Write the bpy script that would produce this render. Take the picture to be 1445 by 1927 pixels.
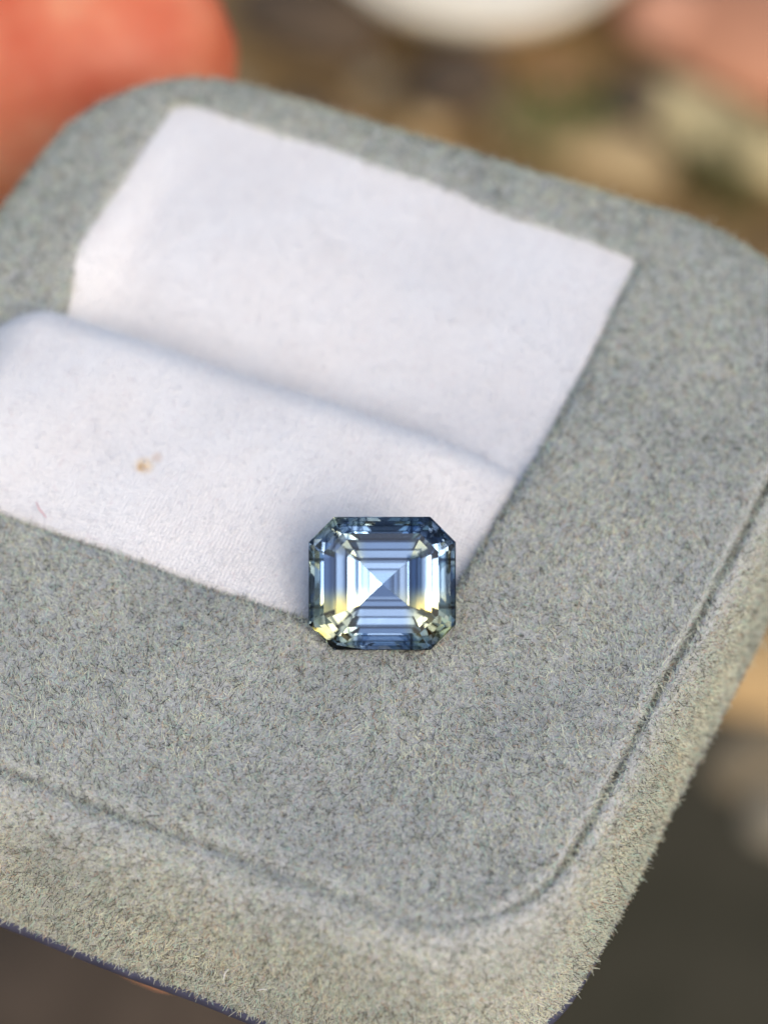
import bpy, bmesh, math, random
import numpy as np
from mathutils import Vector, Matrix

# ------------------------------------------------------------------ scene, camera, light
for o in list(bpy.data.objects):
    bpy.data.objects.remove(o, do_unlink=True)
sc = bpy.context.scene
COL = sc.collection
MM = 0.001                       # everything below is measured in millimetres
EL = math.radians(51.0)          # camera looks down at the box at this angle
DIST = 125.0
FPX = 5500.0
IMW, IMH = 1445.0, 1927.0

cam = bpy.data.cameras.new('camera')
cam.sensor_fit = 'VERTICAL'
cam.sensor_height = 36.0
cam.lens = FPX / IMH * 36.0
cam.clip_start = 0.005
cam.clip_end = 200.0
camo = bpy.data.objects.new('camera', cam)
COL.objects.link(camo)
camo.location = Vector((0, -math.cos(EL), math.sin(EL))) * DIST * MM
camo.rotation_euler = (math.pi / 2 - EL, 0, 0)
cam.dof.use_dof = True
cam.dof.focus_distance = 0.1188
cam.dof.aperture_fstop = 35.0
cam.dof.aperture_blades = 0
sc.camera = camo

SUN_EL, SUN_AZ = math.radians(41), math.radians(157)   # azimuth clockwise from +Y (away from camera)
w = bpy.data.worlds.new('World')
sc.world = w
w.use_nodes = True
nt = w.node_tree
nt.nodes.clear()
sky = nt.nodes.new('ShaderNodeTexSky')
sky.sky_type = 'NISHITA'
sky.sun_disc = False
sky.sun_elevation = SUN_EL
sky.sun_rotation = SUN_AZ
sky.air_density = 1.0
sky.dust_density = 2.6
sky.ozone_density = 1.0
bg = nt.nodes.new('ShaderNodeBackground')
bg.inputs['Strength'].default_value = 0.14
wo = nt.nodes.new('ShaderNodeOutputWorld')
nt.links.new(sky.outputs[0], bg.inputs[0])
nt.links.new(bg.outputs[0], wo.inputs[0])

sun = bpy.data.lights.new('sun', 'SUN')
sun.energy = 0.8
sun.angle = math.radians(42)
sun.color = (1.0, 0.925, 0.81)
suno = bpy.data.objects.new('sun', sun)
COL.objects.link(suno)
sd = Vector((math.sin(SUN_AZ) * math.cos(SUN_EL), math.cos(SUN_AZ) * math.cos(SUN_EL), math.sin(SUN_EL)))
suno.rotation_euler = sd.to_track_quat('Z', 'Y').to_euler()

sc.view_settings.view_transform = 'Standard'
sc.view_settings.look = 'None'
sc.view_settings.exposure = 0.6
sc.view_settings.gamma = 1.0
sc.view_settings.use_curve_mapping = False
sc.render.engine = 'CYCLES'
cy = sc.cycles
cy.max_bounces = 24
cy.transmission_bounces = 24
cy.glossy_bounces = 16
cy.diffuse_bounces = 4
cy.transparent_max_bounces = 8
cy.caustics_refractive = False
cy.caustics_reflective = False
cy.sample_clamp_indirect = 6.0
cy.use_denoising = True
cy.use_adaptive_sampling = True
cy.adaptive_threshold = 0.02
sc.cycles_curves.shape = 'RIBBONS'
sc.cycles_curves.subdivisions = 2

# ------------------------------------------------------------------ helpers
rng = np.random.default_rng(7)
A0 = math.radians(-23.5)
UX = Vector((math.cos(A0), math.sin(A0), 0))        # box axis to the right
VX = Vector((math.sin(A0), -math.cos(A0), 0))       # box axis towards the camera
BOXM = np.array([[UX.x, VX.x, 0], [UX.y, VX.y, 0], [0, 0, 1.0]])

FW = Vector((0, math.cos(EL), -math.sin(EL)))
UP = Vector((0, math.sin(EL), math.cos(EL)))
RT = Vector((1, 0, 0))
CAMP = -FW * DIST


def at(px, py, z=0.0):
    """the point of the horizontal plane at height z (mm) that the photograph shows at a pixel"""
    d = FW + RT * ((px - IMW / 2) / FPX) + UP * (-(py - IMH / 2) / FPX)
    return CAMP + d * ((z - CAMP.z) / d.z)


def box_pts(a):
    return np.asarray(a, float) @ BOXM.T


def link(name, data, parent=None):
    o = bpy.data.objects.new(name, data)
    COL.objects.link(o)
    if parent is not None:
        o.parent = parent
    return o


def tag(o, label=None, cat=None, group=None, kind=None):
    for k, v in (('label', label), ('category', cat), ('group', group), ('kind', kind)):
        if v:
            o[k] = v
    return o


def mesh_obj(name, verts, faces, m, parent=None, smooth=True):
    """verts in millimetres -> a mesh object in metres"""
    me = bpy.data.meshes.new(name)
    v = np.asarray(verts, float) * MM
    me.from_pydata([tuple(p) for p in v], [], [tuple(f) for f in faces])
    me.update()
    if smooth:
        me.polygons.foreach_set('use_smooth', [True] * len(me.polygons))
    me.materials.append(m)
    return link(name, me, parent)


def grid_faces(nr, nc, closed=False, off=0):
    f = []
    cc = nc if closed else nc - 1
    for i in range(nr - 1):
        for j in range(cc):
            a = off + i * nc + j
            b = off + i * nc + (j + 1) % nc
            f.append((a, b, b + nc, a + nc))
    return f


class N:
    """small node-tree writer"""
    def __init__(self, name):
        self.m = bpy.data.materials.new(name)
        self.m.use_nodes = True
        self.t = self.m.node_tree
        self.t.nodes.clear()
        self.out = self.t.nodes.new('ShaderNodeOutputMaterial')

    def n(self, typ, **kw):
        nd = self.t.nodes.new(typ)
        for k, v in kw.items():
            if k.startswith('i_'):
                nd.inputs[k[2:].replace('_', ' ')].default_value = v
            else:
                setattr(nd, k, v)
        return nd

    def l(self, a, b):
        self.t.links.new(a, b)

    def noise(self, scale, detail=3, rough=0.55, vec=None):
        nd = self.n('ShaderNodeTexNoise')
        nd.inputs['Scale'].default_value = scale
        nd.inputs['Detail'].default_value = detail
        nd.inputs['Roughness'].default_value = rough
        if vec is not None:
            self.l(vec, nd.inputs['Vector'])
        return nd

    def ramp(self, fac, stops, interp='LINEAR'):
        nd = self.n('ShaderNodeValToRGB')
        e = nd.color_ramp.elements
        nd.color_ramp.interpolation = interp
        while len(e) > 1:
            e.remove(e[-1])
        e[0].position = stops[0][0]
        e[0].color = (*stops[0][1], 1)
        for p, c in stops[1:]:
            q = e.new(p)
            q.color = (*c, 1)
        self.l(fac, nd.inputs[0])
        return nd

    def mix(self, fac, a, b, blend='MIX'):
        nd = self.n('ShaderNodeMix', data_type='RGBA', blend_type=blend)
        for s, v in ((nd.inputs[0], fac), (nd.inputs[6], a), (nd.inputs[7], b)):
            if hasattr(v, 'links') or hasattr(v, 'is_linked'):
                self.l(v, s)
            elif isinstance(v, (int, float)):
                s.default_value = v
            else:
                s.default_value = (*v, 1)
        return nd.outputs[2]

    def bsdf(self, col, rough=0.6, spec=0.3, bump=None, bdist=0.0001, bstr=0.5, **kw):
        p = self.n('ShaderNodeBsdfPrincipled')
        p.inputs['Roughness'].default_value = rough
        p.inputs['Specular IOR Level'].default_value = spec
        if hasattr(col, 'is_linked'):
            self.l(col, p.inputs['Base Color'])
        else:
            p.inputs['Base Color'].default_value = (*col, 1)
        for k, v in kw.items():
            p.inputs[k.replace('_', ' ')].default_value = v
        if bump is not None:
            b = self.n('ShaderNodeBump')
            b.inputs['Strength'].default_value = bstr
            b.inputs['Distance'].default_value = bdist
            self.l(bump, b.inputs['Height'])
            self.l(b.outputs[0], p.inputs['Normal'])
        self.l(p.outputs[0], self.out.inputs[0])
        return p

    def obj_coord(self):
        return self.n('ShaderNodeTexCoord').outputs['Object']


# ------------------------------------------------------------------ materials
def mat_felt_base():
    k = N('grey_felt_base')
    c = k.obj_coord()
    n1 = k.noise(9000, 3, 0.6, c)
    col = k.ramp(n1.outputs['Fac'], [(0.3, (0.30, 0.30, 0.29)), (0.5, (0.44, 0.44, 0.42)), (0.72, (0.58, 0.575, 0.545))]).outputs[0]
    k.bsdf(col, 0.95, 0.05, n1.outputs['Fac'], 0.0001, 0.7)
    return k.m


def mat_flock():
    k = N('grey_flock_fibres')
    hi = k.n('ShaderNodeHairInfo')
    c = k.obj_coord()
    col = k.ramp(hi.outputs['Random'], [
        (0.0, (0.06, 0.06, 0.057)), (0.20, (0.22, 0.22, 0.21)), (0.29, (0.64, 0.64, 0.60)),
        (0.48, (0.78, 0.775, 0.725)), (0.62, (0.85, 0.835, 0.77)), (0.70, (0.50, 0.70, 0.67)),
        (0.78, (0.68, 0.71, 0.79)), (0.86, (0.58, 0.36, 0.30)), (0.92, (0.76, 0.70, 0.57)), (1.0, (0.92, 0.92, 0.88))]).outputs[0]
    n2 = k.noise(1800, 5, 0.7, c)
    sh = k.ramp(n2.outputs['Fac'], [(0.3, (0.66, 0.66, 0.64)), (0.5, (0.95, 0.96, 0.94)), (0.7, (1.12, 1.12, 1.09))]).outputs[0]
    col = k.mix(1.0, col, sh, 'MULTIPLY')
    n3 = k.noise(160, 3, 0.5, c)
    sh2 = k.ramp(n3.outputs['Fac'], [(0.36, (0.84, 0.87, 0.79)), (0.5, (0.97, 0.995, 0.885)), (0.64, (1.07, 1.07, 0.925))]).outputs[0]
    col = k.mix(1.0, col, sh2, 'MULTIPLY')
    d = k.n('ShaderNodeBsdfDiffuse')
    k.l(col, d.inputs[0])
    tr = k.n('ShaderNodeBsdfTranslucent')
    k.l(col, tr.inputs[0])
    mx = k.n('ShaderNodeMixShader')
    mx.inputs[0].default_value = 0.3
    k.l(d.outputs[0], mx.inputs[1])
    k.l(tr.outputs[0], mx.inputs[2])
    k.l(mx.outputs[0], k.out.inputs[0])
    return k.m


def mat_cotton():
    k = N('white_brushed_cotton')
    c = k.obj_coord()
    # weave: two crossing fine waves along the box axes, broken up by noise
    mp = k.n('ShaderNodeMapping')
    mp.inputs['Rotation'].default_value = (0, 0, math.radians(23.5))
    nz = k.noise(900, 2, 0.5, c)
    add = k.n('ShaderNodeVectorMath', operation='MULTIPLY_ADD')
    k.l(nz.outputs['Color'], add.inputs[0])
    add.inputs[1].default_value = (0.00025, 0.00025, 0.0)
    k.l(c, add.inputs[2])
    k.l(add.outputs[0], mp.inputs['Vector'])
    waves = []
    for d in ('X', 'Y'):
        wv = k.n('ShaderNodeTexWave', wave_type='BANDS', bands_direction=d)
        wv.inputs['Scale'].default_value = 1900.0
        wv.inputs['Distortion'].default_value = 2.0
        wv.inputs['Detail'].default_value = 2.0
        wv.inputs['Detail Scale'].default_value = 1.0
        k.l(mp.outputs[0], wv.inputs['Vector'])
        waves.append(wv.outputs['Fac'])
    mul = k.n('ShaderNodeMath', operation='MULTIPLY')
    k.l(waves[0], mul.inputs[0]); k.l(waves[1], mul.inputs[1])
    fz = k.noise(6500, 3, 0.65, c)
    hh = k.n('ShaderNodeMath', operation='MULTIPLY_ADD')
    k.l(mul.outputs[0], hh.inputs[0]); hh.inputs[1].default_value = 0.8
    k.l(fz.outputs['Fac'], hh.inputs[2])
    col = k.ramp(fz.outputs['Fac'], [(0.28, (0.78, 0.755, 0.735)), (0.5, (0.85, 0.83, 0.80)), (0.75, (0.88, 0.865, 0.835))]).outputs[0]
    sp = k.noise(2600, 2, 0.5, c)
    spf = k.ramp(sp.outputs['Fac'], [(0.66, (0, 0, 0)), (0.74, (0.30, 0.30, 0.30))]).outputs[0]
    col = k.mix(spf, col, (0.72, 0.60, 0.60))
    big = k.noise(210, 3, 0.5, c)
    col = k.mix(1.0, col, k.ramp(big.outputs['Fac'], [(0.35, (0.985, 0.965, 0.95)), (0.65, (1.0, 1.0, 1.0))]).outputs[0], 'MULTIPLY')
    wc = k.ramp(mul.outputs[0], [(0.0, (0.925, 0.92, 0.925)), (0.5, (1.0, 1.0, 1.0))]).outputs[0]
    col = k.mix(1.0, col, wc, 'MULTIPLY')
    # the small ochre stain on the front pad
    for (px, py, rr, cc) in ((270, 869, 0.00040, (0.78, 0.60, 0.38)), (296, 856, 0.00026, (0.70, 0.58, 0.49)), (264, 873, 0.00019, (0.58, 0.36, 0.16))):
        P = at(px, py, 0.85) * MM
        vd = k.n('ShaderNodeVectorMath', operation='DISTANCE')
        fl = k.n('ShaderNodeVectorMath', operation='MULTIPLY')
        fl.inputs[1].default_value = (1.0, 1.0, 0.0)
        k.l(add.outputs[0], fl.inputs[0])
        k.l(fl.outputs[0], vd.inputs[0])
        vd.inputs[1].default_value = (P.x + 0.000125, P.y + 0.000125, 0.0)
        cl = k.n('ShaderNodeMapRange', interpolation_type='SMOOTHSTEP')
        k.l(vd.outputs['Value'], cl.inputs[0])
        cl.inputs[1].default_value = rr * 0.3; cl.inputs[2].default_value = rr * 1.5
        cl.inputs[3].default_value = 0.85; cl.inputs[4].default_value = 0.0
        col = k.mix(cl.outputs[0], col, cc)
    k.bsdf(col, 0.9, 0.1, hh.outputs[0], 0.00007, 0.65, Sheen_Weight=0.15)
    return k.m


def mat_cotton_fuzz():
    k = N('white_cotton_fuzz')
    hi = k.n('ShaderNodeHairInfo')
    col = k.ramp(hi.outputs['Random'], [(0.0, (0.66, 0.63, 0.65)), (0.15, (0.82, 0.81, 0.80)), (0.96, (0.87, 0.86, 0.85)), (1.0, (0.68, 0.54, 0.54))]).outputs[0]
    d = k.n('ShaderNodeBsdfDiffuse')
    k.l(col, d.inputs[0])
    tr = k.n('ShaderNodeBsdfTranslucent')
    k.l(col, tr.inputs[0])
    mx = k.n('ShaderNodeMixShader')
    mx.inputs[0].default_value = 0.4
    k.l(d.outputs[0], mx.inputs[1]); k.l(tr.outputs[0], mx.inputs[2])
    k.l(mx.outputs[0], k.out.inputs[0])
    return k.m


def mat_sapphire():
    k = N('bicolour_sapphire')
    c = k.obj_coord()
    # natural colour zoning of the crystal: blue body, straw-yellow zones towards three of its corners
    sep = k.n('ShaderNodeSeparateXYZ')
    k.l(c, sep.inputs[0])

    def rng_(v, a, b, t0=0.0, t1=1.0):
        mr = k.n('ShaderNodeMapRange', interpolation_type='SMOOTHSTEP')
        k.l(v, mr.inputs[0])
        for q, val in zip((1, 2, 3, 4), (a, b, t0, t1)):
            mr.inputs[q].default_value = val
        return mr.outputs[0]

    def mth(op, a, b=None):
        q = k.n('ShaderNodeMath', operation=op)
        for i, v in enumerate((a, b)):
            if v is None:
                continue
            if hasattr(v, 'is_linked'):
                k.l(v, q.inputs[i])
            else:
                q.inputs[i].default_value = v
        return q.outputs[0]
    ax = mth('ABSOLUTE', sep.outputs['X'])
    low = mth('MULTIPLY', rng_(sep.outputs['Y'], 0.0, -0.0011), rng_(ax, 0.0008, 0.0015))
    low = mth('MULTIPLY', low, rng_(ax, 0.0029, 0.00275))
    low = mth('MULTIPLY', low, rng_(sep.outputs['Y'], -0.0025, -0.0020))
    ul = mth('MULTIPLY', rng_(sep.outputs['Y'], 0.0016, 0.0022), rng_(sep.outputs['X'], -0.0014, -0.0020))
    deep_refl = mth('MULTIPLY', rng_(sep.outputs['X'], 0.00100, 0.00112), rng_(sep.outputs['X'], 0.00172, 0.00160))  # dark reflection right of centre, painted into the glass tint
    deep_refl = mth('MULTIPLY', deep_refl, rng_(mth('ABSOLUTE', sep.outputs['Y']), 0.00125, 0.00105))
    blue = k.mix(mth('MULTIPLY', deep_refl, 0.9), GEM_BLU, (0.27, 0.36, 0.48))
    # outer band and corners darkened in the tint, imitating dark reflections
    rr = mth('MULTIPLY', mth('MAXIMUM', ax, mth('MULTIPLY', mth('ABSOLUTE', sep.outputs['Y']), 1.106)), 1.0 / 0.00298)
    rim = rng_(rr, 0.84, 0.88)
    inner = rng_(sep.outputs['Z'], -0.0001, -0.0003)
    # thin dark reflections along the facet steps, painted into the glass tint
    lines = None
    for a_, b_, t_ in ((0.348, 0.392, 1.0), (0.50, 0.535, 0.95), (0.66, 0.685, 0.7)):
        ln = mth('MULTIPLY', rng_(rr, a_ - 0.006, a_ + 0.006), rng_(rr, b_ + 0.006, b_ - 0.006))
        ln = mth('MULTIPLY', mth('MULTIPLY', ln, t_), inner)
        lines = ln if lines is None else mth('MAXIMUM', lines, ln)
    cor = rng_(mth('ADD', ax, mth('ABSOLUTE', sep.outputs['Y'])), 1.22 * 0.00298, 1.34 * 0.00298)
    blue = k.mix(mth('MAXIMUM', rim, mth('MULTIPLY', cor, 0.8)), blue, GEM_RIM_REFL)
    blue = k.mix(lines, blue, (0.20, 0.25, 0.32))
    col = k.mix(mth('MAXIMUM', low, ul), blue, GEM_YEL)
    g = k.n('ShaderNodeBsdfGlass')
    g.distribution = 'SHARP' if hasattr(g, 'distribution') and 'SHARP' in [e.identifier for e in g.bl_rna.properties['distribution'].enum_items] else g.distribution
    g.inputs['Roughness'].default_value = 0.0
    g.inputs['IOR'].default_value = 1.77
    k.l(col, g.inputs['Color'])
    k.l(g.outputs[0], k.out.inputs[0])
    return k.m


GEM_YEL = (1.0, 0.95, 0.72)
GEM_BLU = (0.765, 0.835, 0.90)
GEM_RIM_REFL = (0.39, 0.43, 0.48)  # tint that paints dark reflections into rim and corners


def mat_skin():
    k = N('skin')
    c = k.obj_coord()
    n1 = k.noise(110, 3, 0.5, c)
    n2 = k.noise(1500, 2, 0.5, c)
    col = k.ramp(n1.outputs['Fac'], [(0.34, (0.58, 0.115, 0.05)), (0.5, (0.69, 0.21, 0.105)), (0.66, (0.78, 0.37, 0.20))]).outputs[0]
    p = k.bsdf(col, 0.5, 0.35, n2.outputs['Fac'], 0.0001, 0.25)
    p.inputs['Subsurface Weight'].default_value = 0.35
    p.inputs['Subsurface Radius'].default_value = (0.0022, 0.0008, 0.0004)
    p.inputs['Subsurface Scale'].default_value = 1.0
    return k.m


def mat_plain(name, c1, c2, scale=80, rough=0.8, spec=0.2, bump=0.0006):
    k = N(name)
    n1 = k.noise(scale, 4, 0.6, k.obj_coord())
    col = k.ramp(n1.outputs['Fac'], [(0.3, c1), (0.7, c2)]).outputs[0]
    k.bsdf(col, rough, spec, n1.outputs['Fac'], bump, 0.6)
    return k.m


def mat_soil():
    k = N('brown_soil')
    c = k.obj_coord()
    n1 = k.noise(26, 4, 0.6, c)
    n2 = k.noise(260, 4, 0.65, c)
    col = k.ramp(n1.outputs['Fac'], [(0.3, (0.15, 0.095, 0.042)), (0.48, (0.27, 0.175, 0.078)), (0.62, (0.38, 0.24, 0.11)), (0.75, (0.33, 0.20, 0.085))]).outputs[0]
    col = k.mix(1.0, col, k.ramp(n2.outputs['Fac'], [(0.3, (0.6, 0.58, 0.55)), (0.7, (1.15, 1.15, 1.1))]).outputs[0], 'MULTIPLY')
    k.bsdf(col, 0.95, 0.1, n2.outputs['Fac'], 0.002, 0.8)
    return k.m


M_FELT, M_FLOCK, M_COT, M_FUZZ = mat_felt_base(), mat_flock(), mat_cotton(), mat_cotton_fuzz()
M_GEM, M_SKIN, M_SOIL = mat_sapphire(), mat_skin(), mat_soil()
M_NAVY = mat_plain('navy_backing_card', (0.06, 0.065, 0.11), (0.10, 0.105, 0.17), 900, 0.85, 0.1, 0.0001)
GROUND_Z = -300.0

# ------------------------------------------------------------------ the ground
def build_ground():
    nx = 120
    ext = 700.0
    xs = np.linspace(-ext, ext, nx)
    ys = np.linspace(-400.0, 1000.0, nx)
    r = np.random.default_rng(3)
    ph = r.uniform(0, 6.28, (8, 2)); fr = r.uniform(0.01, 0.06, (8, 2)); am = r.uniform(0.5, 1.6, 8)
    V = []
    for y in ys:
        for x in xs:
            z = sum(am[i] * math.sin(fr[i, 0] * x + ph[i, 0]) * math.sin(fr[i, 1] * y + ph[i, 1]) for i in range(8))
            V.append((x, y, GROUND_Z - 4.0 + 0.6 * z))
    F = grid_faces(nx, nx)
    # skirt out to the horizon
    b = len(V)
    R = 60000.0
    V += [(-R, -R, GROUND_Z - 8), (R, -R, GROUND_Z - 8), (R, R, GROUND_Z - 8), (-R, R, GROUND_Z - 8)]
    F.append((b, b + 1, b + 2, b + 3))
    o = mesh_obj('ground', V, F, M_SOIL)
    tag(o, kind='structure')


build_ground()

# ------------------------------------------------------------------ the jewellery box
box = link('jewellery_box', None)
tag(box, 'grey flocked jewellery box with white cotton pads, held in the hand', 'jewellery box')

CORN = [(-24.5, -23.0, 7.8), (16.4, -22.9, 10.5), (14.4, 20.1, 7.6), (-24.5, 20.1, 7.5)]   # u, v, corner radius


def outline():
    """rounded outline of the box at its widest, dense points in (u, v)"""
    P = [np.array(c[:2]) for c in CORN]
    pts = []
    n = len(P)
    for i in range(n):
        p, a, b = P[i], P[i - 1], P[(i + 1) % n]
        r = CORN[i][2]
        da = (a - p) / np.linalg.norm(a - p); db = (b - p) / np.linalg.norm(b - p)
        ang = math.acos(np.clip(da @ db, -1, 1))
        t = r / math.tan(ang / 2)
        c = p + (da + db) / np.linalg.norm(da + db) * r / math.sin(ang / 2)
        s, e = p + da * t - c, p + db * t - c
        a0 = math.atan2(s[1], s[0]); a1 = math.atan2(e[1], e[0])
        d = (a1 - a0 + math.pi) % (2 * math.pi) - math.pi
        pts += [c + r * np.array([math.cos(a0 + d * q), math.sin(a0 + d * q)]) for q in np.linspace(0, 1, 40)]
    pts = np.array(pts)
    closed = np.vstack([pts, pts[:1]])
    L = np.concatenate([[0], np.cumsum(np.linalg.norm(np.diff(closed, axis=0), axis=1))])
    q = np.linspace(0, L[-1], 1201)[:-1]
    o = np.stack([np.interp(q, L, closed[:, 0]), np.interp(q, L, closed[:, 1])], 1)
    arc = q / L[-1] * 2 * math.pi
    o = o + (o - o.mean(0)) / 25.0 * (0.07 * np.sin(arc * 17 + 1) * np.sin(arc * 5) + 0.05 * np.sin(arc * 41) * np.sin(arc * 9 + 2))[:, None]
    # soften: a few passes of smoothing so corner curvature eases in
    for _ in range(220):
        o = 0.5 * o + 0.25 * (np.roll(o, 1, 0) + np.roll(o, -1, 0))
    return o


OUT = outline()
tan = np.roll(OUT, -1, 0) - np.roll(OUT, 1, 0)
tan /= np.linalg.norm(tan, axis=1)[:, None]
NRM = np.stack([tan[:, 1], -tan[:, 0]], 1)
if ((OUT - OUT.mean(0)) * NRM).sum() < 0:
    NRM = -NRM

# window (u, v), clockwise, slightly drawn in on the left where the fabric folds into the slot
WIN = np.array([(-19.2, -19.5), (-11, -19.0), (-3, -18.55), (4.72, -18.25), (4.78, -12), (4.78, -6), (4.5, -1.8),
                (4.3, 2.0), (3.9, 6.2), (-1.2, 6.35), (-8, 6.4), (-15, 6.45), (-19.0, 6.4), (-19.0, 0), (-17.9, -3.2), (-18.2, -5.2), (-18.8, -7.6),
                (-19.2, -10.5), (-19.25, -15.0)])


def smooth_window(n=900, passes=26):
    c = np.vstack([WIN, WIN[:1]])
    L = np.concatenate([[0], np.cumsum(np.linalg.norm(np.diff(c, axis=0), axis=1))])
    q = np.linspace(0, L[-1], n + 1)[:-1]
    o = np.stack([np.interp(q, L, c[:, 0]), np.interp(q, L, c[:, 1])], 1)
    for _ in range(passes):
        o = 0.5 * o + 0.25 * (np.roll(o, 1, 0) + np.roll(o, -1, 0))
    return o


WINO = smooth_window()
WC = np.array([-7.2, -6.2])


def polar(curve, ang):
    d = curve - WC
    a = np.arctan2(d[:, 1], d[:, 0])
    r = np.linalg.norm(d, axis=1)
    i = np.argsort(a)
    a, r = a[i], r[i]
    a = np.concatenate([a - 2 * np.pi, a, a + 2 * np.pi]); r = np.tile(r, 3)
    rr = np.interp(ang, a, r)
    return WC + np.stack([np.cos(ang), np.sin(ang)], 1) * rr[:, None]


def lump(u, v):
    return (0.10 * np.sin(u * 0.35 + 0.6) * np.sin(v * 0.31 + 1.1) + 0.05 * np.sin(u * 0.9 + v * 0.5) + 0.04 * np.sin(v * 1.1 - u * 0.4 + 2))


def build_body():
    na = 900
    # ring parameter: follow the outer outline, matched to the window by direction
    gro_idx = np.linspace(0, len(OUT), na, endpoint=False).astype(int)
    o, nr = OUT[gro_idx], NRM[gro_idx]
    ki = (1 - 0.44 / (1 + np.exp(-(o[:, 0] - 10.5) / 1.2)))[:, None]   # the groove runs closer to the edge on the right
    inner = o - nr * 3.0 * ki                  # inner lip of the groove
    d = inner - WC
    ang = np.arctan2(d[:, 1], d[:, 0])
    win = polar(WINO, ang)
    # the groove is crisp along the right side, softer along the front
    u, v = o[:, 0], o[:, 1]
    right = 1 / (1 + np.exp(-(u - 11.0) / 1.2)) * 1 / (1 + np.exp((v - 16.3) / 0.8))
    front = 1 / (1 + np.exp(-(v - 17.0) / 1.0))
    left_front = front * 1 / (1 + np.exp((u - 5.5) / 2.5))
    back = 1 / (1 + np.exp((v + 19) / 1.5))
    leftw = 1 / (1 + np.exp((u + 21) / 1.0))
    gd = 0.40 * right + 0.26 * left_front + 0.03
    arc = np.arange(na) / na * 170.0
    gd = gd * (0.85 + 0.22 * np.sin(arc * 0.9) * np.sin(arc * 0.37 + 1) + 0.16 * np.sin(arc * 2.7 + 0.5) * np.sin(arc * 1.3))
    gd = gd * (1 - 0.95 * np.clip(back + leftw, 0, 1))
    V = []
    rings = 0
    # window wall
    inward = win - WC
    inward = inward / np.linalg.norm(inward, axis=1)[:, None]
    for (dd, z) in ((0.05, -7.0), (0.0, -3.0), (0.0, -0.9), (0.06, -0.45), (0.22, -0.16), (0.5, -0.02)):
        p = win + inward * dd
        V.append(np.column_stack([p, np.full(na, z) + lump(p[:, 0], p[:, 1]) * (0.0 if z < -1 else 1.0)])); rings += 1
    s = win + inward * 0.5
    for t in np.linspace(0, 1, 26)[1:]:
        p = s * (1 - t) + inner * t
        V.append(np.column_stack([p, lump(p[:, 0], p[:, 1]) * (1 - 0.3 * t) - 0.0 * t])); rings += 1
    # groove, rim, rounded shoulder, side, tucked-in bottom
    lm = lump(inner[:, 0], inner[:, 1]) * 0.7
    prof = [(2.5, 0.00, -0.06), (2.34, -0.02, -0.40), (2.2, -0.04, -0.9), (2.08, -0.05, -1.0), (1.96, -0.06, -0.9), (1.78, -0.07, -0.30), (1.5, -0.10, 0.0),
            (1.0, -0.28, 0), (0.7, -0.60, 0), (0.42, -1.10, 0), (0.2, -1.75, 0), (0.06, -2.6, 0), (0.0, -3.8, 0), (0.0, -5.2, 0), (0.0, -6.6, 0),
            (0.02, -7.6, 0), (0.05, -8.6, 0)]
    for (ins, z, g) in prof:
        p = o - nr * ins * ki
        edge = np.clip((3.0 - ins) / 2.0, 0, 1)
        V.append(np.column_stack([p, z + g * gd + lm * (1 - edge * 0.6)])); rings += 1
    V = np.vstack(V)
    F = grid_faces(rings, na, True)
    ob = mesh_obj('body', box_pts(V), F, M_FELT, box)
    # navy backing sheet that shows as a thin dark edge under the flock, with the closed underside
    B = []
    for (ins, z) in ((0.12, -8.5), (0.05, -8.65), (0.08, -9.5), (0.5, -9.7), (6.0, -9.75)):
        p = o - nr * ins
        B.append(np.column_stack([p, np.full(na, z) + lm * 0.4]))
    nb = len(B)
    B = np.vstack(B + [np.array([[*o.mean(0), -9.75]])])
    FB = grid_faces(nb, na, True)
    last = (nb - 1) * na
    FB += [(last + j, last + (j + 1) % na, len(B) - 1) for j in range(na)]
    mesh_obj('base_card', box_pts(B), FB, M_NAVY, box)
    return V.reshape(rings, na, 3)


BODY = build_body()


def sstep(x, a, b):
    t = np.clip((x - a) / (b - a), 0, 1)
    return t * t * (3 - 2 * t)


GEM_UV = (1.9, 4.0)


def rear_z(u, v):
    rt = 1 - 0.85 * sstep(u, -6, 4.6)
    dip = -1.9 * sstep(v, -13.5, -2.5) ** 1.15 * rt
    edge = sstep(u, -19.4, -15.5)
    z = -0.12 + dip * edge - 1.0 * sstep(v, -9, -3) * (1 - edge) - 0.075 * (v + 19.0) * sstep(u, -19.4, -17.0) * (0.3 + 0.7 * rt)
    z += 0.03 * np.sin(u * 0.55 + v * 0.3) + 0.02 * np.sin(v * 0.9 - u * 0.2)
    return z


def build_rear_pad():
    us = np.linspace(-19.9, 5.6, 150)
    vs = np.linspace(-20.3, -1.2, 120)
    U, V = np.meshgrid(us, vs)
    Z = rear_z(U, V)
    P = np.stack([U, V, Z], -1)
    # keep inside the frame: tuck the margins under the felt lip
    tuck = np.maximum(sstep(-U, 19.35, 19.9) * sstep(-V, 6, 9), np.maximum(sstep(U, 4.55, 5.5), sstep(-V, 19.6, 20.3)))
    P[..., 2] -= 1.0 * tuck
    mesh_obj('rear_pad', box_pts(P.reshape(-1, 3)), grid_faces(120, 150), M_COT, box)
    return P


def front_profile(s):
    """s 0..1 along the pad from its front edge over the crest and down into the slot -> (v, height factor)"""
    pass


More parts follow.
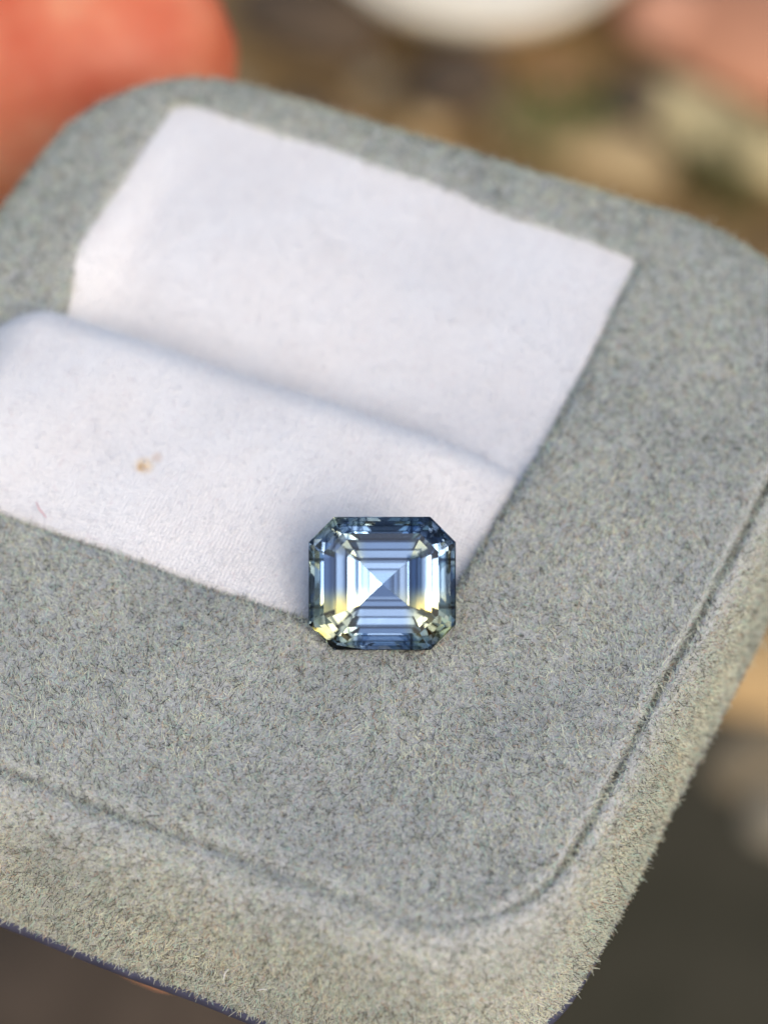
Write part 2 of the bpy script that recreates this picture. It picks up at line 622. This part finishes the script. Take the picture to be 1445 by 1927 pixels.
def build_front_pad():
    nu, ns = 170, 110
    us = np.linspace(-22.6, 5.4, nu)
    P = np.zeros((ns, nu, 3))
    for j, u in enumerate(us):
        # crest height: a plump roll on the left that flattens towards the right frame
        endr = sstep(u, -22.6, -18.0)
        h = (1.2 - 0.85 * sstep(u, -16, 3.5)) * math.sqrt(max(endr, 0)) - 0.85 * sstep(u, -1.0, 4.6)
        left_low = -1.5 * (1 - endr)
        vc = -3.1 + 0.5 * (1 - sstep(u, -17, 0)) + 1.1 * (1 - endr) - 0.65 * sstep(u, -2, 4.5)
        pts = []
        q = np.linspace(0, 1, ns)
        for t in q:
            if t < 0.7:
                x = t / 0.7
                v = 6.9 + (vc - 6.9) * x
                z = -0.35 + (h + 0.35) * (math.sin(x * math.pi / 2) ** 0.9)
            else:
                x = (t - 0.7) / 0.3
                a = x * math.pi * 0.6
                R = 2.5
                v = vc - R * math.sin(a)
                z = h - R * (1 - math.cos(a)) * 1.1 - 2.0 * max(0, x - 0.7)
            pts.append((u, v, z + left_low))
        P[:, j] = pts
    U, V = P[..., 0], P[..., 1]
    P[..., 2] += 0.05 * np.sin(U * 0.7 + V * 0.4) + 0.04 * np.sin(V * 1.1 - U * 0.35)
    # the weight of the stone presses the pad down
    g = np.exp(-(((U - 1.2) / 3.2) ** 2 + ((V - 3.2) / 3.0) ** 2))
    P[..., 2] -= 1.1 * g
    tuck = np.maximum(sstep(U, 4.0, 5.3), sstep(V, 6.2, 6.8))
    P[..., 2] -= 0.7 * tuck
    mesh_obj('front_pad', box_pts(P.reshape(-1, 3)), grid_faces(ns, nu), M_COT, box)
    return P


REAR = build_rear_pad()
FRONT = build_front_pad()


# ------------------------------------------------------------------ the stone
def build_gem():
    T = lambda d: math.tan(math.radians(d))
    h1 = 0.018 + 0.095 * T(48)
    h2 = h1 + 0.13 * T(36)
    rings = [(0.775, 0.674, 0.248, h2), (0.905, 0.807, 0.304, h1), (1.0, 0.904, 0.345, 0.018), (1.0, 0.904, 0.345, -0.018)]   # half width, half height, corner cut, height (table first)
    x, z = 1.0, -0.018
    for nx, ang in ((0.84, 60), (0.66, 51), (0.50, 46), (0.345, 42.5)):        # pavilion steps
        z -= (x - nx) * T(ang)
        x = nx
        rings.append((x, x * 0.904, float(np.interp(nx, [0.345, 0.56, 0.8, 1.0], [0.003, 0.12, 0.233, 0.345])), z))
    z4 = z - x * T(37)
    V, F = [], []
    for (x, y, c, z) in rings:
        V += [(x, y - c, z), (x - c, y, z), (-(x - c), y, z), (-x, y - c, z), (-x, -(y - c), z), (-(x - c), -y, z), (x - c, -y, z), (x, -(y - c), z)]
    F.append(tuple(range(8)))
    for i in range(len(rings) - 1):
        for j in range(8):
            a, b = i * 8 + j, i * 8 + (j + 1) % 8
            F.append((a, a + 8, b + 8, b))
    k = len(V)
    V.append((-0.035, -0.01, z4))
    l0 = (len(rings) - 1) * 8
    for j in range(8):
        F.append((l0 + j, k, l0 + (j + 1) % 8))
    return np.array(V), F


gv, gf = build_gem()
GEM_BASE = at(719, 1223, 0.29)           # where the lower girdle edge touches the felt
gdepth = (GEM_BASE - CAMP).dot(FW)
GS = 138.5 * gdepth / FPX                 # half width in mm
tx, ty = math.radians(1.5), math.radians(-4.0)   # the stone faces the camera, not quite squarely
gz = (-FW + RT * math.sin(ty) + UP * math.sin(tx)).normalized()
gx = (RT - gz * RT.dot(gz)).normalized()
gy = gz.cross(gx)
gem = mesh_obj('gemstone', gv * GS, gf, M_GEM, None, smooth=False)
cen = GEM_BASE + gy * (0.904 * GS)
gem.matrix_world = Matrix(((gx.x, gy.x, gz.x, cen.x * MM), (gx.y, gy.y, gz.y, cen.y * MM), (gx.z, gy.z, gz.z, cen.z * MM), (0, 0, 0, 1)))
tag(gem, 'pale blue and yellow step-cut sapphire with cut corners, resting on the pad edge', 'gemstone')


# ------------------------------------------------------------------ short fibres as hair curves
GI = np.array([list(gx), list(gy), list(gz)])


def in_gem(p):
    """fibres do not grow through the stone: they are pressed flat under it"""
    q = (p - np.array(cen)) @ GI.T / GS
    z = q[:, 2]
    s_ = np.where(z > 0, 1.0 - 0.9 * np.clip(z, 0, 1), np.interp(-z, [0, 0.30, 0.52, 0.69, 0.83, 1.09], [1.0, 0.84, 0.66, 0.50, 0.345, 0.0]))
    x, y = np.abs(q[:, 0]), np.abs(q[:, 1])
    m_ = 0.012
    return (z < 0.26) & (z > -1.15) & (x < s_ + m_) & (y < 0.904 * s_ + m_) & (x + y < 1.56 * s_ + m_)


def hair(name, G, closed, per_mm2, length, radius, tilt, m, parent, seed, mask=None, npt=4, curl=0.35):
    """G: (rows, cols, 3) surface grid in box coordinates (mm). Scatters short bent fibres over it."""
    r = np.random.default_rng(seed)
    A = G[:-1]; 
    if closed:
        p00, p01 = G[:-1], np.roll(G, -1, 1)[:-1]
        p10, p11 = G[1:], np.roll(G, -1, 1)[1:]
    else:
        p00, p01, p10, p11 = G[:-1, :-1], G[:-1, 1:], G[1:, :-1], G[1:, 1:]
    p00, p01, p10, p11 = [x.reshape(-1, 3) for x in (p00, p01, p10, p11)]
    nrm = np.cross(p11 - p00, p01 - p10)
    ar = 0.5 * np.linalg.norm(nrm, axis=1)
    cen = (p00 + p11) / 2
    wt = ar.copy()
    if mask is not None:
        wt *= mask(cen)
    n = int(wt.sum() * per_mm2)
    idx = r.choice(len(wt), n, p=wt / wt.sum())
    a, b = r.random((n, 1)), r.random((n, 1))
    root = (p00[idx] * (1 - a) + p01[idx] * a) * (1 - b) + (p10[idx] * (1 - a) + p11[idx] * a) * b
    nn = nrm[idx] / np.maximum(np.linalg.norm(nrm[idx], axis=1), 1e-9)[:, None]
    return root, nn, r, n


def make_hair(name, root, nn, r, n, length, radius, tilt, m, parent, npt=4, curl=0.35, lay=0.0):
    lean = np.zeros((n, 3))
    uu, vv = root[:, 0], root[:, 1]
    lean[:, 0] = lay * np.sin(uu * 0.31 + 1.3 * np.sin(vv * 0.23) + 0.7)      # brushed patches
    lean[:, 1] = lay * np.sin(vv * 0.37 + 1.1 * np.sin(uu * 0.29 + 1.0))
    dirn = nn + r.normal(0, tilt, (n, 3)) + lean
    dirn /= np.linalg.norm(dirn, axis=1)[:, None]
    # never point into the surface
    dn = (dirn * nn).sum(1, keepdims=True)
    dirn = np.where(dn < 0.12, dirn + nn * (0.12 - dn + 0.05), dirn)
    dirn /= np.linalg.norm(dirn, axis=1)[:, None]
    L = (length * r.uniform(0.55, 1.3, (n, 1)))
    bend = r.normal(0, curl, (n, 3))
    pts = np.zeros((n, npt, 3))
    for i in range(npt):
        t = i / (npt - 1)
        pts[:, i] = root - nn * 0.03 + dirn * L * t + bend * L * t * t
    wp = box_pts(pts.reshape(-1, 3))
    keep = ~in_gem(wp).reshape(n, npt).any(1)
    pts = (wp.reshape(n, npt, 3)[keep]).reshape(-1, 3) * MM
    n = int(keep.sum())
    hc = bpy.data.hair_curves.new(name)
    hc.add_curves([npt] * n)
    hc.attributes['position'].data.foreach_set('vector', pts.astype(np.float32).ravel())
    rad = hc.attributes.get('radius') or hc.attributes.new('radius', 'FLOAT', 'POINT')
    tp = np.linspace(1.0, 0.45, npt)
    rv = (radius * MM * r.uniform(0.7, 1.25, (n, 1)) * tp[None]).astype(np.float32)
    rad.data.foreach_set('value', rv.ravel())
    hc.materials.append(m)
    o = link(name, hc, parent)
    tag(o, kind='stuff')
    return o


def felt_mask(c):
    # leave the hidden far and lower-left walls thinner, keep the inner window wall bare below the lip
    m = np.ones(len(c))
    m *= np.where((c[:, 2] < -0.8) & (c[:, 0] < 4.9) & (c[:, 0] > -19.6) & (c[:, 1] > -19.2) & (c[:, 1] < 6.7), 0.0, 1.0)
    m *= np.where((c[:, 2] < -3.0) & ((c[:, 1] < -20) | (c[:, 0] < -22)), 0.08, 1.0)
    return m


rt_, nn_, r_, n_ = hair('flock', BODY, True, 260, 0, 0, 0, M_FLOCK, box, 11, felt_mask)
if nn_[:, 2].mean() < 0:
    nn_ = -nn_
make_hair('flock_fibres', rt_, nn_, r_, n_, 0.125, 0.0160, 1.1, M_FLOCK, box, 4, 0.95, 1.1)
rt2, nn2, r2, n2 = hair('stray', BODY, True, 1.2, 0, 0, 0, M_FLOCK, box, 12, felt_mask)
if nn2[:, 2].mean() < 0:
    nn2 = -nn2
make_hair('stray_fibres', rt2, nn2, r2, n2, 0.20, 0.009, 0.9, M_FLOCK, box, 5, 0.8)
for nm, G, sd_ in (('rear_pad_fuzz', REAR, 21), ('front_pad_fuzz', FRONT, 22)):
    a_, b_, c_, d_ = hair(nm, G, False, 55, 0, 0, 0, M_FUZZ, box, sd_)
    if b_[:, 2].mean() < 0:
        b_ = -b_
    make_hair(nm, a_, b_, c_, d_, 0.22, 0.011, 1.1, M_FUZZ, box, 4, 0.5)




# ------------------------------------------------------------------ the hand under and behind the box
def capsule_chain(bm, pts):
    """pts: [(x, y, z, r), ...] in mm: overlapping spheres along the chain, merged by a voxel remesh later"""
    for a, b in zip(pts[:-1], pts[1:]):
        a, b = np.array(a, float), np.array(b, float)
        n = max(2, int(np.linalg.norm(b[:3] - a[:3]) / 2.2))
        for t in np.linspace(0, 1, n):
            q = a * (1 - t) + b * t
            bmesh.ops.create_icosphere(bm, subdivisions=2, radius=q[3], matrix=Matrix.Translation(q[:3]))


def uvz(u, v, z):
    return tuple(box_pts([u, v, z]))


def build_hand():
    bm = bmesh.new()
    W = lambda u, v, z, r: (*uvz(u, v, z), r)
    tip = at(215, 108, -10.0)
    tip0 = at(130, 96, -10.8)
    # thumb, lying along the back-left corner of the box
    capsule_chain(bm, [W(-84, 2, -34, 13.5), W(-62, -13, -27, 12.0), (*at(-330, 170, -18), 11.0), (*at(-60, 110, -13.0), 9.6), (*tip0, 8.4), (*tip, 7.2)])
    # fingers under the box: index, middle, ring, little
    capsule_chain(bm, [W(-66, -12, -27, 11), W(-40, -12, -20, 8.8), W(-22, -12, -18.4, 7.9), W(-8, -11, -17.6, 7.2), W(0, -11, -17.0, 6.2)])
    capsule_chain(bm, [W(-68, 4, -28, 11), W(-40, 5, -20.5, 8.9), W(-20, 5, -18.6, 8.0), W(-9, 4, -17.8, 7.3), W(-2, 3, -17.2, 6.3)])
    f1, f2 = at(60, 1430, -26.0), at(345, 1700, -26.0)
    capsule_chain(bm, [W(-70, 17, -29, 11), W(-44, 17, -22, 8.6), (*at(-170, 1380, -24.0), 7.2), (*f1, 6.3), (*at(215, 1580, -26), 6.0), (*f2, 5.0)])
    capsule_chain(bm, [W(-74, 31, -32, 10.5), W(-54, 37, -30, 8.0), W(-38, 42, -32, 7.0), W(-28, 43, -38, 6.4), W(-26, 41, -45, 5.6)])
    # palm and wrist
    capsule_chain(bm, [W(-66, -10, -28, 11), W(-72, 26, -33, 11)])
    capsule_chain(bm, [W(-80, -8, -33, 13), W(-84, 26, -37, 12)])
    capsule_chain(bm, [W(-98, -4, -38, 14), W(-100, 24, -40, 13)])
    capsule_chain(bm, [W(-116, 0, -42, 15), W(-116, 20, -43, 14)])
    capsule_chain(bm, [W(-120, 9, -43, 18), W(-150, 10, -48, 20), W(-230, 12, -62, 27)])
    me = bpy.data.meshes.new('hand_raw')
    bm.to_mesh(me)
    bm.free()
    tmp = bpy.data.objects.new('hand_raw', me)
    COL.objects.link(tmp)
    rm = tmp.modifiers.new('r', 'REMESH')
    rm.mode = 'VOXEL'
    rm.voxel_size = 1.3
    sm = tmp.modifiers.new('s', 'SMOOTH')
    sm.factor = 0.5
    sm.iterations = 14
    dg = bpy.context.evaluated_depsgraph_get()
    out = bpy.data.meshes.new_from_object(tmp.evaluated_get(dg))
    bpy.data.objects.remove(tmp, do_unlink=True)
    out.transform(Matrix.Scale(MM, 4))
    out.name = 'hand'
    out.polygons.foreach_set('use_smooth', [True] * len(out.polygons))
    out.materials.clear()
    out.materials.append(M_SKIN)
    o = link('hand', out)
    tag(o, 'bare hand holding the box from the left, thumb at its far corner', 'hand')


build_hand()

# ------------------------------------------------------------------ things on the ground, far out of focus
def pebble(name, px, py, size, rot, m, label, cat, seed, z=0.0):
    r = np.random.default_rng(seed)
    size = [q * 1.27 for q in size]
    bm = bmesh.new()
    bmesh.ops.create_icosphere(bm, subdivisions=4, radius=1.0)
    ph = r.uniform(0, 6.28, (5, 3)); fr = r.uniform(0.8, 2.4, (5, 3))
    for v in bm.verts:
        d = 1.0
        for i in range(5):
            d += 0.055 * math.sin(fr[i, 0] * v.co.x + ph[i, 0]) * math.sin(fr[i, 1] * v.co.y + ph[i, 1]) * math.sin(fr[i, 2] * v.co.z + ph[i, 2]) * 2
        v.co *= d
        v.co = Vector((v.co.x * size[0], v.co.y * size[1], v.co.z * size[2])) * MM
    me = bpy.data.meshes.new(name)
    bm.to_mesh(me)
    bm.free()
    me.polygons.foreach_set('use_smooth', [True] * len(me.polygons))
    me.materials.append(m)
    o = link(name, me)
    P = at(px, py, GROUND_Z + size[2] * 0.5 + z)
    o.location = P * MM
    o.rotation_euler = (0, 0, math.radians(rot))
    return tag(o, label, cat)


M_KHAKI = mat_plain('khaki_stone', (0.52, 0.40, 0.19), (0.66, 0.53, 0.28), 90)
M_TAN = mat_plain('tan_stone', (0.36, 0.25, 0.12), (0.46, 0.33, 0.165), 90)
M_TERRA = mat_plain('terracotta', (0.46, 0.20, 0.105), (0.58, 0.27, 0.15), 70)
M_PINK = mat_plain('pink_stone', (0.48, 0.23, 0.14), (0.56, 0.29, 0.18), 90)
M_OCHRE = mat_plain('ochre_stone', (0.46, 0.29, 0.12), (0.56, 0.37, 0.17), 90)
M_BROWN = mat_plain('brown_stone', (0.17, 0.13, 0.075), (0.24, 0.185, 0.11), 90)
M_GREYST = mat_plain('grey_stone', (0.20, 0.165, 0.11), (0.27, 0.23, 0.16), 90)
M_DARK = mat_plain('dark_earth_and_shade', (0.06, 0.042, 0.026), (0.10, 0.07, 0.045), 120)  # earth colour; two of the clods use it as painted shade
M_SHADE_SLAB = mat_plain('shade_slab_tone', (0.040, 0.036, 0.022), (0.058, 0.050, 0.032), 60, 0.9, 0.1)  # shade colour of the added slab at the bottom right
M_CREAM = mat_plain('cream_glaze', (0.92, 0.81, 0.60), (0.95, 0.86, 0.68), 40, 0.45, 0.4, 0.0)

pebble('pebble', 1330, 235, (17.5, 7.0, 3.0), -38, M_KHAKI, 'pale khaki long stone, blurred, below the terracotta shard', 'stone', 1)
pebble('pebble', 1065, 262, (15.0, 6.0, 2.6), -35, M_TAN, 'tan long stone, blurred, beside the greener grass tuft behind the box', 'stone', 2)
pebble('pebble', 1255, 28, (7, 7, 5), 20, M_PINK, 'small pinkish stone, blurred, right of the cream dish', 'stone', 3)
pebble('terracotta_shard', 1440, 75, (17, 13, 5), -30, M_TERRA, 'large terracotta shard, blurred, at the top right', 'shard', 4)
pebble('pebble', 1425, 1285, (9.5, 9.0, 6), 10, M_OCHRE, 'ochre stone, blurred, beside the right wall of the box', 'stone', 5)
pebble('pebble', 1405, 1450, (8.5, 7.0, 5), 40, M_BROWN, 'dull brown stone, blurred, between the ochre stone and the shade slab', 'stone', 6)
pebble('pebble', 1452, 1545, (3.4, 4.2, 3), 0, M_GREYST, 'small grey-beige pebble at the right edge of the picture', 'stone', 7, 5.0)
pebble('earth_or_shade_clod', 868, 150, (8, 7, 5), 30, M_DARK, 'dark brown clod of earth, blurred, just below the cream dish', 'clod', 8)
pebble('earth_or_shade_clod', 590, 30, (12, 8, 5), -20, M_DARK, 'dark brown clod standing in for the dish shadow, blurred, left of the cream dish', 'clod', 9)  # dark lump added in place of the shadow by the dish
pebble('earth_or_shade_clod', 1190, 190, (6, 6, 4), 0, M_DARK, 'small dark clod of earth, blurred, left of the khaki stone', 'clod', 10)


def slab():
    o = pebble('shade_slab', 1330, 1760, (40, 34, 4.5), -20, M_SHADE_SLAB, 'dark olive slab standing in for shade, blurred, at the bottom right', 'slab', 12)  # added dark slab, its colour stands in for shaded ground
    return o


slab()
pebble('earth_or_shade_clod', 60, 2010, (30, 22, 4.5), 15, M_DARK, 'broad dark clod standing in for shade, blurred, at the bottom left under the box', 'clod', 14)  # dark lump added where the ground lies in shade


def dish():
    prof = [(0, 3.0), (8, 3.0), (14, 3.4), (18.5, 5.0), (21.5, 7.6), (23.2, 10.2), (24.2, 10.8), (24.9, 10.2), (24.0, 7.5), (21.5, 4.2), (17.5, 2.0), (14.5, 1.4), (13.8, 0.0), (12.6, 0.0), (12.2, 1.2), (0, 1.2)]
    n = 72
    V = []
    for r, z in prof:
        for i in range(n):
            a = 2 * math.pi * i / n
            V.append((r * math.cos(a), r * math.sin(a), z))
    o = mesh_obj('dish', V, grid_faces(len(prof), n, True), M_CREAM)
    o.location = at(905, -75, GROUND_Z) * MM
    o.scale = (1.35, 1.35, 1.35)
    tag(o, 'small round cream dish, blurred, at the top of the picture', 'dish')


dish()


def gravel():
    """small grit and stone chips lying over the soil, too many and too blurred to count"""
    r = np.random.default_rng(31)
    base = bmesh.new()
    bmesh.ops.create_icosphere(base, subdivisions=2, radius=1.0)
    bv = np.array([v.co[:] for v in base.verts]); bf = [[v.index for v in f.verts] for f in base.faces]
    base.free()
    V, F, MI = [], [], []
    for i in range(420):
        x, y = r.uniform(-260, 260), r.uniform(-60, 520)
        sz = r.uniform(2.0, 6.5); a = r.uniform(0, 6.28)
        d = 1 + 0.18 * np.sin(bv @ r.normal(0, 2.0, (3, 1)) + r.uniform(0, 6))
        p = bv * d * np.array([sz * r.uniform(0.8, 1.6), sz, sz * 0.5])
        p = np.column_stack([p[:, 0] * math.cos(a) - p[:, 1] * math.sin(a) + x, p[:, 0] * math.sin(a) + p[:, 1] * math.cos(a) + y, p[:, 2] + GROUND_Z - 1.5])
        off = len(V)
        V += list(p)
        F += [[off + k for k in f] for f in bf]
        MI += [int(r.integers(0, 5))] * len(bf)
    o = mesh_obj('gravel', V, F, M_TAN)
    for m in (M_BROWN, M_DARK, M_PINK, M_GREYST):
        o.data.materials.append(m)
    o.data.polygons.foreach_set('material_index', MI)
    tag(o, 'loose brown and tan grit on the ground', kind='stuff')


gravel()


def tuft(px, py, n, h, spread, m, label, seed):
    r = random.Random(seed)
    V, F = [], []
    for i in range(n):
        a = r.uniform(0, 6.28); lean = r.uniform(0.1, 1.0); L = h * r.uniform(0.6, 1.1)
        bx, by = r.gauss(0, spread), r.gauss(0, spread)
        w_ = r.uniform(0.5, 0.9)
        b = len(V)
        for k in range(5):
            t = k / 4
            x = bx + math.cos(a) * lean * L * t * t
            y = by + math.sin(a) * lean * L * t * t
            z = L * t * (1 - 0.3 * lean * t)
            ww = w_ * (1 - t) + 0.05
            V += [(x - math.sin(a) * ww, y + math.cos(a) * ww, z), (x + math.sin(a) * ww, y - math.cos(a) * ww, z)]
        F += [(b + 2 * k, b + 2 * k + 1, b + 2 * k + 3, b + 2 * k + 2) for k in range(4)]
    o = mesh_obj('grass_tuft', V, F, m)
    o.location = at(px, py, GROUND_Z - 2) * MM
    o.scale = (1.27, 1.27, 1.27)
    tag(o, label, 'grass tuft', 'grass tufts behind the box')


M_GRASS = mat_plain('grass', (0.055, 0.085, 0.012), (0.09, 0.125, 0.02), 300, 0.7, 0.2, 0.0)
M_GRASS2 = mat_plain('olive_grass', (0.075, 0.075, 0.022), (0.11, 0.11, 0.035), 300, 0.7, 0.2, 0.0)
tuft(1045, 285, 90, 12, 2.6, M_GRASS, 'dark green grass tuft, blurred, touching the far edge of the box', 5)
tuft(1375, 335, 80, 11, 3.2, M_GRASS2, 'olive grass tuft, blurred, below the khaki stone', 6)


# ------------------------------------------------------------------ lint
def lint(name, pts, rad, m, label, cat):
    pts = [np.array(p) for p in pts]
    V = []
    ns = 6
    for i, p in enumerate(pts):
        t = pts[min(i + 1, len(pts) - 1)] - pts[max(i - 1, 0)]
        t /= np.linalg.norm(t)
        a = np.cross(t, [0.3, 0.2, 1.0]); a /= np.linalg.norm(a)
        b = np.cross(t, a)
        rr = rad * (1 - 0.5 * abs(2 * i / (len(pts) - 1) - 1) ** 3)
        for j in range(ns):
            q = 2 * math.pi * j / ns
            V.append(p + (a * math.cos(q) + b * math.sin(q)) * rr)
    o = mesh_obj(name, V, grid_faces(len(pts), ns, True), m)
    tag(o, label, cat)


def curve_pts(pix, z, n=14):
    P = [np.array(at(x, y, zz)) for (x, y), zz in zip(pix, z)]
    out = []
    for i in range(n):
        t = i / (n - 1) * (len(P) - 1)
        k = min(int(t), len(P) - 2); f = t - k
        p0, p1, p2, p3 = P[max(k - 1, 0)], P[k], P[k + 1], P[min(k + 2, len(P) - 1)]
        out.append(0.5 * ((2 * p1) + (-p0 + p2) * f + (2 * p0 - 5 * p1 + 4 * p2 - p3) * f * f + (-p0 + 3 * p1 - 3 * p2 + p3) * f ** 3))
    return out


M_LINTW = mat_plain('white_lint', (0.8, 0.8, 0.78), (0.85, 0.85, 0.83), 500, 0.5, 0.4, 0.0)
M_LINTR = mat_plain('red_lint', (0.52, 0.12, 0.14), (0.60, 0.18, 0.20), 500, 0.7, 0.2, 0.0)
lint('red_thread', curve_pts([(69, 944), (74, 957), (80, 964), (88, 975)], [0.42, 0.46, 0.40, 0.34]), 0.022, M_LINTR, 'tiny red thread lying on the front pad near the left edge', 'thread')


def wall(px, py, v0=20.25):
    """the point of the box's front wall that the photograph shows at a pixel"""
    d = FW + RT * ((px - IMW / 2) / FPX) + UP * (-(py - IMH / 2) / FPX)
    t = (v0 - CAMP.dot(VX)) / d.dot(VX)
    return np.array(CAMP + d * t)


def spline(P, n=14):
    out = []
    for i in range(n):
        t = i / (n - 1) * (len(P) - 1)
        k = min(int(t), len(P) - 2); f = t - k
        out.append(P[k] * (1 - f) + P[k + 1] * f)
    return out


lint('white_lint', spline([wall(431, 1823), wall(425, 1829), wall(422, 1836), wall(422, 1842)]), 0.035, M_LINTW, 'tiny white curl of lint low on the front wall of the box', 'lint')
lint('white_lint', spline([wall(484, 1864), wall(494, 1861), wall(503, 1862)]), 0.030, M_LINTW, 'tiny straight white lint right of the curled one, front wall', 'lint')
